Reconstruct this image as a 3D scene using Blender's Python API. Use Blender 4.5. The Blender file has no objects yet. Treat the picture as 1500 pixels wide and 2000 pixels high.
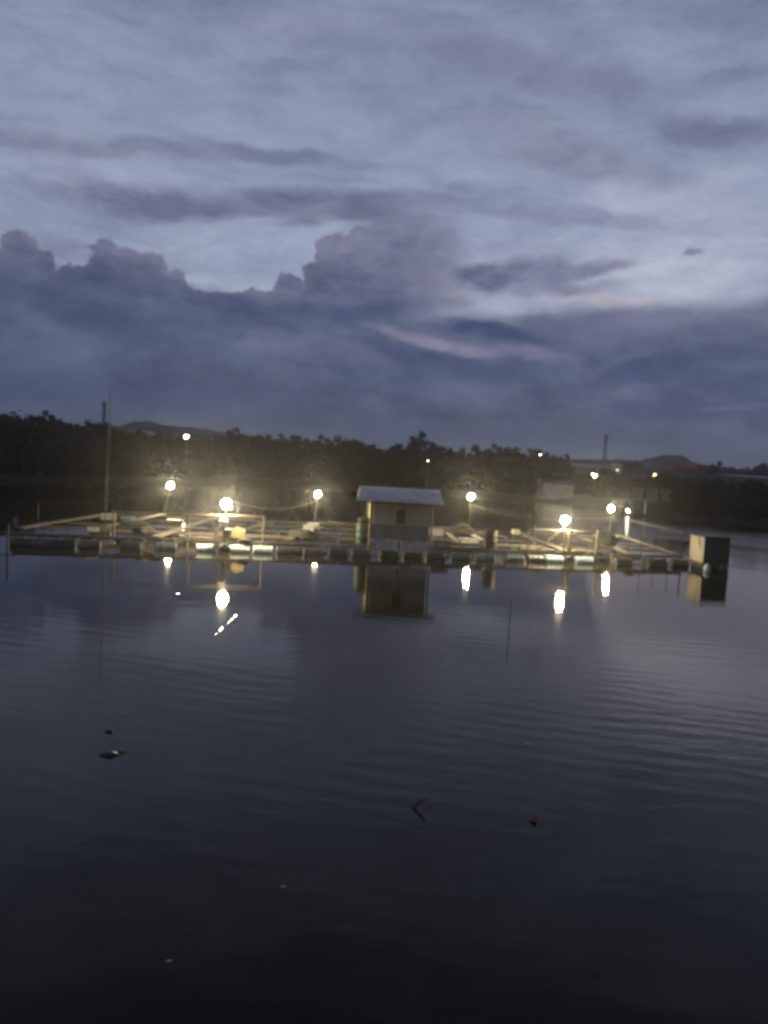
import bpy, bmesh, math, random
from mathutils import Vector, Matrix, noise as mnoise

# ------------------------------------------------------------------ camera
scene = bpy.context.scene
COL = scene.collection
F = 1505.0                      # focal length in photo pixels (1500 x 2000)
CAM_H = 4.4
PITCH, ROLL = math.radians(3.8), math.radians(3.2)
fwd = Vector((0, math.cos(PITCH), -math.sin(PITCH)))
up0 = Vector((0, math.sin(PITCH), math.cos(PITCH)))
r0 = Vector((1, 0, 0))
rgt = r0 * math.cos(ROLL) + up0 * math.sin(ROLL)
upv = -r0 * math.sin(ROLL) + up0 * math.cos(ROLL)
CAM = Vector((0, 0, CAM_H))
cd = bpy.data.cameras.new('camera')
cam = bpy.data.objects.new('camera', cd)
COL.objects.link(cam)
M = Matrix((rgt, upv, -fwd)).transposed().to_4x4()
M.translation = CAM
cam.matrix_world = M
cd.sensor_fit = 'VERTICAL'
cd.sensor_height = 24.0
cd.lens = 24.0 * F / 2000.0
cd.clip_start = 0.1
cd.clip_end = 12000
scene.camera = cam

def ray(px, py):
    return ((px - 750) / F) * rgt + ((1000 - py) / F) * upv + fwd
def at_d(px, py, d):
    v = ray(px, py); return CAM + v * (d / v.y)
def at_z(px, py, z):
    v = ray(px, py); return CAM + v * ((z - CAM_H) / v.z)
def azel(px, py):
    v = ray(px, py).normalized()
    return math.degrees(math.atan2(v.x, v.y)), math.degrees(math.asin(v.z))
def lin(r, g, b, k=1.0):
    f = lambda c: (c / 255 / 12.92 if c <= 10 else ((c / 255 + .055) / 1.055) ** 2.4) * k
    return (f(r), f(g), f(b), 1)

# ------------------------------------------------------------------ view
scene.view_settings.view_transform = 'Standard'
scene.view_settings.look = 'None'
scene.view_settings.exposure = 0.0
scene.view_settings.gamma = 1.0
scene.cycles.filter_width = 3.2
scene.cycles.max_bounces = 6
scene.cycles.volume_bounces = 0
scene.cycles.sample_clamp_indirect = 4.0

# ------------------------------------------------------------------ world: dusk sky with cloud
SUN_EL, SUN_ROT = math.radians(-3.0), math.radians(25)
world = bpy.data.worlds.new('World')
scene.world = world
world.use_nodes = True
NT = world.node_tree
NT.nodes.clear()

class G:
    """small node-graph helper"""
    def __init__(s, nt): s.nt = nt
    def n(s, t, **kw):
        o = s.nt.nodes.new(t)
        for k, v in kw.items(): setattr(o, k, v)
        return o
    def l(s, a, b): s.nt.links.new(a, b)
    def put(s, sock, v):
        if isinstance(v, bpy.types.NodeSocket): s.l(v, sock)
        else: sock.default_value = v
    def math(s, op, a, b=None, c=None, clamp=False):
        o = s.n('ShaderNodeMath', operation=op, use_clamp=clamp)
        s.put(o.inputs[0], a)
        if b is not None: s.put(o.inputs[1], b)
        if c is not None: s.put(o.inputs[2], c)
        return o.outputs[0]
    def vmath(s, op, a, b=None, scale=None):
        o = s.n('ShaderNodeVectorMath', operation=op)
        s.put(o.inputs[0], a)
        if b is not None: s.put(o.inputs[1], b)
        if scale is not None: s.put(o.inputs['Scale'], scale)
        return o.outputs['Value'] if op in ('LENGTH', 'DOT_PRODUCT') else o.outputs[0]
    def noise(s, vec, scale, detail=4, rough=.55, color=False, dist=0.0):
        o = s.n('ShaderNodeTexNoise')
        s.put(o.inputs['Vector'], vec); o.inputs['Scale'].default_value = scale
        o.inputs['Detail'].default_value = detail; o.inputs['Roughness'].default_value = rough
        o.inputs['Distortion'].default_value = dist
        return o.outputs['Color'] if color else o.outputs['Fac']
    def mapr(s, v, a, b, c=0.0, d=1.0, smooth=True):
        o = s.n('ShaderNodeMapRange', interpolation_type='SMOOTHSTEP' if smooth else 'LINEAR')
        s.put(o.inputs['Value'], v)
        for k, x in (('From Min', a), ('From Max', b), ('To Min', c), ('To Max', d)): s.put(o.inputs[k], x)
        return o.outputs[0]
    def mix(s, fac, a, b, mode='MIX'):
        o = s.n('ShaderNodeMix', data_type='RGBA', blend_type=mode)
        s.put(o.inputs[0], fac); s.put(o.inputs[6], a); s.put(o.inputs[7], b)
        return o.outputs[2]
    def ramp(s, fac, stops):
        o = s.n('ShaderNodeValToRGB')
        s.put(o.inputs[0], fac)
        e = o.color_ramp.elements
        e[0].position, e[0].color = stops[0]
        e[1].position, e[1].color = stops[-1]
        for p, c in stops[1:-1]:
            q = e.new(p); q.color = c
        return o.outputs[0]
    def mapping(s, vec, loc=(0, 0, 0), rot=(0, 0, 0), scale=(1, 1, 1), kind='POINT'):
        o = s.n('ShaderNodeMapping', vector_type=kind)
        s.put(o.inputs['Vector'], vec)
        o.inputs['Location'].default_value = loc
        o.inputs['Rotation'].default_value = rot
        o.inputs['Scale'].default_value = scale
        return o.outputs[0]

def build_sky():
    g = G(NT)
    tc = g.n('ShaderNodeTexCoord')
    sep = g.n('ShaderNodeSeparateXYZ')
    g.l(g.vmath('NORMALIZE', tc.outputs['Generated']), sep.inputs[0])
    az = g.math('MULTIPLY', g.math('ARCTAN2', sep.outputs[0], sep.outputs[1]), 57.29578)
    el = g.math('MULTIPLY', g.math('ARCSINE', sep.outputs[2]), 57.29578)
    P = g.n('ShaderNodeCombineXYZ'); g.l(az, P.inputs[0]); g.l(el, P.inputs[1])
    P = P.outputs[0]
    def warp(scale, amp, detail, stretch=(1, 1, 1), rough=.55):
        c = g.noise(g.mapping(P, scale=stretch), scale, detail, rough, color=True)
        c = g.vmath('SUBTRACT', c, (.5, .5, .5))
        return g.vmath('ADD', P, g.vmath('MULTIPLY', c, (amp, amp * .7, 0)))
    soft = warp(.11, 5.4, 8, (.6, 1.3, 1), .62)            # for wispy layers
    bil = warp(.34, 2.6, 7, (1, 1, 1), .6)             # for billowing edges
    bil2 = warp(.75, 1.9, 7, (1, 1, 1), .62)
    # clear dusk sky between the clouds
    base = g.ramp(g.math('DIVIDE', el, 40, clamp=True), [
        (0.0, lin(95, 100, 126)), (.14, lin(134, 138, 160)), (.26, lin(156, 165, 187)), (.40, lin(150, 160, 184)),
        (.55, lin(140, 150, 175)), (.72, lin(132, 142, 168)), (.83, lin(116, 125, 149)), (1.0, lin(62, 66, 82))])  # topmost stops darkened out of view, to dim the water's reflection
    sky = g.n('ShaderNodeTexSky', sky_type='NISHITA', sun_disc=False)
    sky.sun_elevation = SUN_EL; sky.sun_rotation = SUN_ROT
    col = g.mix(1.0, base, g.mix(1.0, sky.outputs[0], (.05, .05, .05, 1), 'MULTIPLY'), 'ADD')
    # long thin veils
    st = g.noise(g.mapping(soft, rot=(0, 0, math.radians(4)), scale=(.045, .2, 1)), 1.0, 6, .6)
    col = g.mix(g.mapr(st, .44, .68, 0, .5), col, lin(104, 109, 136))
    st2 = g.noise(g.mapping(soft, loc=(3, 9, 0), rot=(0, 0, math.radians(-7)), scale=(.06, .3, 1)), 1.0, 5, .55)
    col = g.mix(g.mapr(st2, .5, .75, 0, .4), col, lin(164, 168, 190))
    rag = g.mapr(g.noise(g.mapping(P, rot=(0, 0, math.radians(5)), scale=(.22, .55, 1)), 1.0, 9, .7, dist=.6), .36, .62, .6, 1.3, False)
    def blob(col, x, y, rx, ry, rot, c, k, space=None, inner=.25):
        space = soft if space is None else space
        u, v = azel(x, y); t = math.radians(rot)
        u1, v1 = azel(x + rx * math.cos(t), y + rx * math.sin(t))
        u2, v2 = azel(x - ry * math.sin(t), y + ry * math.cos(t))
        q = g.mapping(space, (u, v, 0), (0, 0, math.atan2(v1 - v, u1 - u)),
                      (math.hypot(u1 - u, v1 - v), math.hypot(u2 - u, v2 - v), 1), 'TEXTURE')
        return g.mix(g.math('MULTIPLY', g.mapr(g.vmath('LENGTH', q), 1.0, inner, 0, k), rag, clamp=True), col, c)
    D, BR = lin(106, 110, 136), lin(180, 184, 204)
    # upper sky
    for b in [(700, 60, 900, 90, 3, lin(124, 130, 156), .5), (1050, 150, 420, 60, 6, lin(120, 124, 148), .6),
              (1430, 245, 240, 45, 3, D, .6), (300, 290, 420, 30, -2, lin(116, 121, 145), .6),
              (560, 290, 300, 22, 5, lin(112, 117, 142), .5), (1150, 310, 420, 60, 12, lin(126, 129, 152), .6),
              (150, 420, 320, 60, 0, lin(140, 148, 176), .55), (850, 250, 260, 60, 0, lin(136, 143, 172), .4),
              (1330, 420, 330, 90, 5, BR, .55), (1290, 530, 330, 85, -3, BR, .9), (540, 490, 170, 70, 2, lin(150, 158, 186), .9),
              (1170, 585, 180, 26, 5, lin(186, 178, 192), .8), (990, 520, 160, 60, -10, lin(160, 162, 186), .6)]:
        col = blob(col, *b)
    for b in [(330, 395, 300, 42, 4, D, .9), (560, 400, 330, 48, 1, D, .85), (850, 395, 380, 26, 2, lin(116, 120, 145), .5),
              (1150, 425, 260, 26, 2, lin(128, 132, 158), .6), (640, 435, 180, 20, -6, lin(104, 108, 132), .6)]:
        col = blob(col, *b)
    # high bank right of centre: greyish mauve, continuing up from the cumulus
    col = blob(col, 770, 500, 170, 110, -14, lin(122, 124, 149), .9, inner=.4)
    col = blob(col, 860, 560, 90, 60, 20, lin(142, 136, 156), .6)
    # stratus deck lower right
    ub, vb = azel(1130, 600)
    deck = g.math('ADD', vb, g.math('MULTIPLY', g.math('SUBTRACT', az, ub), .055))
    es = g.n('ShaderNodeSeparateXYZ'); g.l(soft, es.inputs[0])
    eb = g.n('ShaderNodeSeparateXYZ'); g.l(bil, eb.inputs[0])
    dm = g.math('SUBTRACT', deck, g.math('MULTIPLY', g.math('ADD', es.outputs[1], eb.outputs[1]), .5))
    deckcol = g.ramp(g.noise(g.mapping(soft, scale=(.07, .26, 1)), 1.0, 6, .58),
                     [(.3, lin(78, 88, 115)), (.5, lin(106, 112, 137)), (.7, lin(134, 134, 153))])
    col = g.mix(g.mapr(dm, -.5, .9), col, deckcol)
    # small ragged cloud and its companion
    for b in [(950, 540, 90, 38, 3, lin(88, 96, 126), 1, bil), (1040, 535, 130, 42, -3, lin(101, 106, 134), .95, bil),
              (1170, 523, 120, 20, -9, lin(124, 124, 150), .9, bil), (1090, 565, 180, 22, -4, lin(124, 124, 150), .7, bil),
              (1352, 490, 22, 11, 0, lin(112, 116, 142), .8, bil)]:
        col = blob(col, *b)
    # cumulus bank on the left: top edge as a function of azimuth, billowing
    pts = [(-120, 470), (0, 486), (60, 496), (110, 518), (170, 512), (230, 500), (290, 508), (335, 532), (385, 556), (440, 560), (520, 562), (580, 556), (606, 534),
           (630, 492), (670, 474), (720, 456), (780, 438), (900, 430), (1600, 430)]
    fc = g.n('ShaderNodeFloatCurve')
    azw = g.math('ADD', g.math('MULTIPLY', eb.outputs[0], .3), g.math('MULTIPLY', az, .7))
    g.l(g.mapr(azw, -40, 40, 0, 1, False), fc.inputs['Value'])
    cv = fc.mapping.curves[0]
    ae = [azel(*p) for p in pts]
    cv.points[0].location = (0, ae[0][1] / 40); cv.points[1].location = (1, ae[-1][1] / 40)
    for a, e in ae:
        if -39 < a < 39: cv.points.new((a + 40) / 80, e / 40)
    for p in cv.points: p.handle_type = 'AUTO_CLAMPED'
    fc.mapping.update()
    top = g.math('MULTIPLY', fc.outputs[0], 40)
    def puffs(sc, w_):
        v = g.n('ShaderNodeTexVoronoi', feature='SMOOTH_F1'); g.put(v.inputs['Vector'], warp(sc, w_, 4)); v.inputs['Scale'].default_value = sc
        v.inputs['Smoothness'].default_value = .25
        return g.math('SUBTRACT', .42, v.outputs['Distance'])
    pf = g.math('ADD', g.math('MULTIPLY', puffs(.7, 1.0), .7), g.math('MULTIPLY', puffs(1.7, .5), .45))
    fine = g.math('MULTIPLY', g.math('SUBTRACT', g.noise(P, 1.6, 6, .62), .5), .7)
    edge = g.math('SUBTRACT', g.math('ADD', g.math('ADD', top, pf), fine), g.math('ADD', g.math('MULTIPLY', eb.outputs[1], .3), g.math('MULTIPLY', el, .7)))
    lumps = None
    for lx, ly, lr in [(40, 486, 30), (84, 512, 20), (206, 500, 30), (250, 516, 26), (292, 524, 26), (345, 548, 20), (566, 564, 28), (612, 530, 18), (652, 502, 42), (706, 480, 34)]:
        u, v = azel(lx, ly); r_ = lr / 26.5
        q = g.vmath('LENGTH', g.vmath('SUBTRACT', bil2, (u, v, 0)))
        e_ = g.math('SUBTRACT', r_, q)
        lumps = e_ if lumps is None else g.math('SMOOTH_MAX', lumps, e_, .15)
    edge = g.math('SMOOTH_MAX', edge, g.math('ADD', lumps, g.math('MULTIPLY', fine, .7)), .5)
    sft = g.mapr(az, -3, 3, .16, 1.6)                  # the edge dissolves towards the right
    cum = g.mapr(edge, g.math('MULTIPLY', sft, -1), sft)
    x0, _ = azel(760, 560); x1, _ = azel(940, 560)
    keep = g.math('MAXIMUM', g.mapr(es.outputs[0], x0, x1, 1, 0), g.mapr(es.outputs[1], azel(900, 590)[1], azel(900, 690)[1]))
    inside = g.noise(g.mapping(soft, rot=(0, 0, math.radians(12)), scale=(.09, .2, 1)), 1.0, 7, .6)
    y_ = lambda q: azel(400, q)[1] / 20
    cumcol = g.ramp(g.math('DIVIDE', g.math('ADD', es.outputs[1], g.math('MULTIPLY', g.math('ADD', az, 12), .02)), 20), [(y_(850), lin(78, 86, 110)), (y_(720), lin(82, 92, 118)), (y_(600), lin(88, 97, 125)), (y_(500), lin(108, 112, 138)), (y_(430), lin(120, 123, 148))])
    cumcol = g.mix(g.mapr(edge, 1.1, 0, 0, .35), cumcol, lin(122, 120, 142))
    cumcol = g.mix(g.mapr(inside, .5, .72, 0, .6), cumcol, lin(70, 79, 106))
    cumcol = g.mix(g.mapr(inside, .46, .28, 0, .5), cumcol, lin(112, 117, 142))
    in2 = g.noise(g.mapping(bil, rot=(0, 0, math.radians(-10)), scale=(.22, .42, 1)), 1.0, 8, .66)
    cumcol = g.mix(1.0, cumcol, g.ramp(in2, [(.3, (.66, .7, .76, 1)), (.5, (1, 1, 1, 1)), (.7, (1.32, 1.27, 1.2, 1))]), 'MULTIPLY')
    col = g.mix(g.math('MULTIPLY', cum, keep), col, cumcol)
    # dark rolls and pale gaps across the lower sky
    for b in [(150, 610, 260, 44, 20, lin(70, 79, 110), .75), (420, 590, 200, 36, 14, lin(72, 81, 113), .7), (700, 605, 260, 26, -4, lin(76, 86, 118), .75),
              (60, 690, 200, 50, -10, lin(92, 100, 134), .5), (640, 690, 260, 40, 4, lin(104, 108, 139), .55),
              (945, 641, 130, 26, 6, lin(62, 75, 108), .95), (1020, 660, 60, 13, 4, lin(66, 78, 110), .8),
              (850, 668, 170, 22, 14, lin(136, 132, 156), .75), (1010, 690, 160, 24, 6, lin(124, 124, 152), .6),
              (880, 715, 200, 28, 10, lin(70, 81, 114), .9), (760, 690, 110, 20, 20, lin(74, 84, 117), .7),
              (1260, 730, 240, 34, -13, lin(72, 82, 115), .9), (1420, 695, 130, 20, -4, lin(76, 85, 117), .8),
              (1410, 745, 160, 40, -5, lin(74, 83, 116), .6), (1400, 645, 120, 24, -8, lin(86, 94, 126), .6),
              (900, 775, 110, 36, 0, lin(108, 110, 141), .6), (1190, 650, 200, 30, -5, lin(114, 116, 145), .5),
              (1330, 810, 260, 26, 2, lin(74, 82, 114), .6), (1420, 800, 120, 14, -6, lin(104, 104, 134), .5),
              (300, 770, 420, 50, 4, lin(70, 80, 114), .6), (160, 720, 100, 60, 40, lin(86, 96, 130), .4)]:
        col = blob(col, *b)
    mott = g.noise(g.mapping(soft, loc=(5, 2, 0), rot=(0, 0, math.radians(5)), scale=(.14, .38, 1)), 1.0, 6, .65)
    col = g.mix(1.0, col, g.ramp(mott, [(.28, (.76, .78, .82, 1)), (.5, (.985, 1, 1, 1)), (.72, (1.2, 1.2, 1.16, 1))]), 'MULTIPLY')
    low = g.mapr(el, 4.5, .3, 0, .55)
    col = g.mix(low, col, lin(86, 93, 116))
    bg = g.n('ShaderNodeBackground'); g.l(col, bg.inputs[0]); bg.inputs[1].default_value = SKY
    out = g.n('ShaderNodeOutputWorld'); g.l(bg.outputs[0], out.inputs[0])
SKY = 1.0
HAZE = .00065
build_sky()
world.cycles.sampling_method = 'MANUAL'
world.cycles.sample_map_resolution = 512

sl = bpy.data.lights.new('sun', 'SUN')
sl.energy = 0.02; sl.angle = math.radians(20); sl.color = (1, .86, .78)
so = bpy.data.objects.new('sun', sl); COL.objects.link(so)
so.rotation_euler = (math.radians(84), 0, math.radians(180 - 25))      # last glow low behind the far bank

# ------------------------------------------------------------------ object helpers
def link(o, parent=None):
    COL.objects.link(o)
    if parent is not None: o.parent = parent
    return o
def tag(o, label, cat=None, group=None, kind=None):
    if label: o['label'] = label
    if cat: o['category'] = cat
    if group: o['group'] = group
    if kind: o['kind'] = kind
    return o
def empty(name, loc, label, cat, group=None, rz=0.0):
    o = bpy.data.objects.new(name, None); o.empty_display_size = .3
    link(o); o.location = loc; o.rotation_euler = (0, 0, rz)
    bpy.context.view_layer.update()
    return tag(o, label, cat, group)

class MB:
    """collects shapes into one mesh"""
    def __init__(s): s.bm = bmesh.new()
    def hull(s, p, faces):
        v = [s.bm.verts.new(q) for q in p]
        for f in faces:
            try: s.bm.faces.new([v[i] for i in f])
            except ValueError: pass
        return s
    def box(s, c, size, rz=0.0, R=None):
        c = Vector(c); R = R or Matrix.Rotation(rz, 3, 'Z')
        x, y, z = size[0] / 2, size[1] / 2, size[2] / 2
        p = [c + R @ Vector((a * x, b * y, e * z)) for e in (-1, 1) for a, b in ((-1, -1), (1, -1), (1, 1), (-1, 1))]
        return s.hull(p, [(3, 2, 1, 0), (4, 5, 6, 7), (0, 1, 5, 4), (1, 2, 6, 5), (2, 3, 7, 6), (3, 0, 4, 7)])
    def beam(s, a, b, w, h):
        a, b = Vector(a), Vector(b); d = (b - a)
        L = d.length; d.normalize()
        sd = d.cross(Vector((0, 0, 1)))
        if sd.length < .05: sd = Vector((1, 0, 0))
        sd.normalize(); u = sd.cross(d)
        R = Matrix((d, -sd, u)).transposed()
        return s.box((a + b) / 2, (L, w, h), R=R)
    def tube(s, pts, r, n=8, cap=True, r2=None):
        pts = [Vector(p) for p in pts]; rings = []
        for i, p in enumerate(pts):
            t = (pts[min(i + 1, len(pts) - 1)] - pts[max(i - 1, 0)]).normalized()
            a = t.cross(Vector((0, 0, 1)))
            if a.length < .05: a = t.cross(Vector((0, 1, 0)))
            a.normalize(); b = t.cross(a)
            rr = r if r2 is None else r + (r2 - r) * i / (len(pts) - 1)
            rings.append([s.bm.verts.new(p + rr * (a * math.cos(2 * math.pi * k / n) + b * math.sin(2 * math.pi * k / n))) for k in range(n)])
        for A, B in zip(rings, rings[1:]):
            for k in range(n): s.bm.faces.new((A[k], A[(k + 1) % n], B[(k + 1) % n], B[k]))
        if cap:
            s.bm.faces.new(rings[0][::-1]); s.bm.faces.new(rings[-1])
        return s
    def lathe(s, prof, n=20, M=None):
        M = M or Matrix.Identity(4); rings = []
        for r, z in prof:
            rings.append([s.bm.verts.new(M @ Vector((max(r, 1e-4) * math.cos(2 * math.pi * k / n), max(r, 1e-4) * math.sin(2 * math.pi * k / n), z))) for k in range(n)])
        for A, B in zip(rings, rings[1:]):
            for k in range(n): s.bm.faces.new((A[k], A[(k + 1) % n], B[(k + 1) % n], B[k]))
        s.bm.faces.new(rings[0][::-1]); s.bm.faces.new(rings[-1])
        return s
    def blobby(s, c, size, seed=0, n=2, amp=.25, rz=0.0):
        t = bmesh.ops.create_icosphere(s.bm, subdivisions=n, radius=1.0)
        R = Matrix.Rotation(rz, 3, 'Z')
        for v in t['verts']:
            k = 1 + amp * mnoise.noise(v.co * 1.7 + Vector((seed * 3.1, seed, 0)))
            q = Vector((v.co.x * size[0], v.co.y * size[1], v.co.z * size[2])) * k
            v.co = Vector(c) + R @ q
        return s
    def build(s, name, mat, parent=None, smooth=False, bevel=0.0):
        me = bpy.data.meshes.new(name)
        bmesh.ops.recalc_face_normals(s.bm, faces=s.bm.faces)
        if bevel:
            bmesh.ops.bevel(s.bm, geom=list(s.bm.edges), offset=bevel, segments=2, affect='EDGES', clamp_overlap=True)
        s.bm.to_mesh(me); s.bm.free()
        if smooth:
            for p in me.polygons: p.use_smooth = True
        me.materials.append(mat)
        o = bpy.data.objects.new(name, me)
        link(o, parent)
        if parent is not None: o.matrix_parent_inverse = parent.matrix_world.inverted()
        return o

# ------------------------------------------------------------------ materials
def pmat(name, c1, c2=None, rough=.7, scale=3.0, stretch=(1, 1, 1), bump=0.0, detail=6, metal=0.0, lo=.35, hi=.65, c3=None, spot=6.0, coord='Object'):
    m = bpy.data.materials.new(name); m.use_nodes = True
    g = G(m.node_tree); b = m.node_tree.nodes['Principled BSDF']
    b.inputs['Roughness'].default_value = rough; b.inputs['Metallic'].default_value = metal
    tc = g.n('ShaderNodeTexCoord')
    v = g.mapping(tc.outputs[coord], scale=stretch)
    n = g.noise(v, scale, detail, .6)
    col = g.mix(g.mapr(n, lo, hi), (*c1, 1), (*(c2 or c1), 1))
    if c3:
        n3 = g.noise(g.mapping(tc.outputs[coord], loc=(7, 3, 1)), spot, 5, .65)
        col = g.mix(g.mapr(n3, .58, .68), col, (*c3, 1))
    oi = g.n('ShaderNodeObjectInfo')
    col = g.mix(1.0, col, g.ramp(oi.outputs['Random'], [(0, (.8, .8, .8, 1)), (1, (1.12, 1.1, 1.06, 1))]), 'MULTIPLY')
    g.l(col, b.inputs['Base Color'])
    if bump:
        bn = g.n('ShaderNodeBump'); bn.inputs['Distance'].default_value = bump
        g.l(n, bn.inputs['Height']); g.l(bn.outputs[0], b.inputs['Normal'])
    return m
def emat(name, c, k, base=(.8, .8, .8)):
    m = bpy.data.materials.new(name); m.use_nodes = True
    b = m.node_tree.nodes['Principled BSDF']
    b.inputs['Base Color'].default_value = (*base, 1)
    b.inputs['Emission Color'].default_value = (*c, 1); b.inputs['Emission Strength'].default_value = k
    return m
W = {}
W['plank'] = pmat('weathered_plank', (.135, .112, .076), (.08, .064, .044), .8, 2.2, (1, 1, 1), .004, c3=(.05, .04, .03))
W['timber'] = pmat('wet_timber', (.11, .09, .062), (.065, .052, .037), .75, 1.5, (1, 1, 1), .003)
W['bamboo'] = pmat('pale_bamboo', (.15, .125, .08), (.09, .075, .05), .6, 4)
W['darkwood'] = pmat('dark_wood', (.1, .085, .06), (.055, .045, .035), .8, 3)
W['blue'] = pmat('blue_drum_plastic', (.03, .065, .08), (.02, .045, .06), .45, 3, c3=(.16, .17, .14), spot=4)
W['paleblue'] = pmat('pale_lit_blue_plastic', (.27, .34, .34), (.19, .27, .29), .5, 3, c3=(.2, .22, .2), spot=4)  # on the drums below the front lamps, lamplight is put into this pale tone
W['teal'] = pmat('teal_drum_plastic', (.01, .028, .03), (.008, .018, .02), .45, 3, c3=(.05, .05, .04), spot=4)  # kept dark: dimness away from the lamps is put into the drum colour
W['black'] = pmat('black_plastic', (.03, .03, .032), (.05, .048, .045), .5, 4)
W['green'] = pmat('dark_green_plastic', (.03, .07, .045), (.05, .085, .06), .5, 4)
W['rustdrum'] = pmat('brown_rusty_steel', (.13, .08, .05), (.08, .05, .035), .7, 3, (1, 1, 1), 0, c3=(.17, .12, .08), spot=5)
W['yellow'] = pmat('yellowed_plastic', (.2, .155, .07), (.15, .115, .055), .5, 3)
W['cream'] = pmat('cream_plastic', (.45, .41, .31), (.36, .33, .25), .5, 3)
W['white'] = pmat('white_foam', (.5, .49, .45), (.4, .39, .35), .8, 4, c3=(.25, .23, .2))
W['metal'] = pmat('grey_metal', (.35, .35, .36), (.25, .25, .26), .45, 5, metal=.6)
W['rope'] = pmat('pale_rope', (.2, .18, .14), (.14, .125, .1), .8, 8)
W['cable'] = pmat('pale_cable', (.2, .18, .15), (.15, .135, .11), .5, 8)
W['wallup'] = pmat('tan_board', (.62, .53, .35), (.5, .43, .29), .8, 2.0, (2, 2, .3), .002, c3=(.32, .27, .19))
W['walllow'] = pmat('grey_sheet_wall', (.34, .29, .22), (.24, .2, .155), .8, 2.0, (1, 1, .4), .002)
W['skirt'] = pmat('pale_skirt_sheet', (.62, .58, .5), (.48, .45, .39), .7, 2.5, (1, 1, .6), .004, c3=(.2, .18, .15))
W['roof'] = pmat('grey_roof_sheet', (.64, .62, .62), (.5, .49, .5), .6, 1.2, (1, 1, 1), 0, c3=(.2, .15, .12), spot=2.0)
W['reds'] = pmat('dark_red_board', (.26, .07, .045), (.15, .05, .035), .7, 5)
W['cloth'] = pmat('brown_cloth', (.1, .075, .055), (.06, .045, .035), .9, 6)
W['net'] = pmat('dark_net', (.06, .06, .045), (.03, .032, .027), .95, 14, bump=.02)
W['boxlit'] = pmat('cream_board_lit', (.27, .245, .19), (.22, .195, .15), .75, 1.6, (1, 1, .5), .002, c3=(.13, .11, .08), spot=3)  # box side facing the lamps, their light put into the colour
W['boxshade'] = pmat('dark_board_shade', (.05, .048, .05), (.032, .031, .034), .7, 2, c3=(.08, .07, .06))  # other faces of that box, shade put into the colour
W['leaf'] = pmat('dark_leaf', (.03, .027, .011), (.017, .016, .007), .8, .35, c3=(.042, .035, .016), spot=.9)
W['mangrove'] = pmat('mangrove_leaf', (.026, .023, .011), (.016, .015, .007), .85, .5, c3=(.034, .028, .016), spot=1.2)
W['bark'] = pmat('bark', (.09, .075, .055), (.05, .042, .032), .9, 3)
W['earth'] = pmat('bank_earth', (.028, .023, .016), (.018, .015, .011), .95, .2, c3=(.024, .024, .013), spot=.6)
W['hill'] = pmat('wooded_hill', (.035, .042, .03), (.022, .028, .02), .95, .05)
W['render'] = pmat('pale_render', (.46, .44, .42), (.36, .34, .33), .85, 1.0)
W['pinkroof'] = pmat('pale_pink_roof_sheet', (.36, .27, .26), (.28, .22, .21), .7, 1.0)
W['redroof'] = pmat('red_roof_sheet', (.35, .05, .05), (.25, .04, .04), .6, 1.0)
W['greyroof'] = pmat('grey_roof_tile', (.13, .13, .14), (.09, .09, .1), .8, 1.0)
W['glass'] = pmat('dark_pane', (.03, .03, .035), (.02, .02, .025), .2, 1)
W['slat'] = pmat('pale_slat', (.34, .32, .31), (.24, .23, .22), .8, 4)
W['steel'] = pmat('tower_steel', (.12, .12, .14), (.09, .09, .1), .6, 2)
WARM = (1.0, .82, .5)
W['bulb'] = emat('lit_bulb_glass', WARM, 2600)
W['flood'] = emat('lit_flood_glass', (1, .93, .72), 40)
W['orange'] = emat('lit_orange_glass', (1, .72, .34), 4)
W['porch'] = emat('lit_tube_glass', (1, .92, .7), 14)

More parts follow.
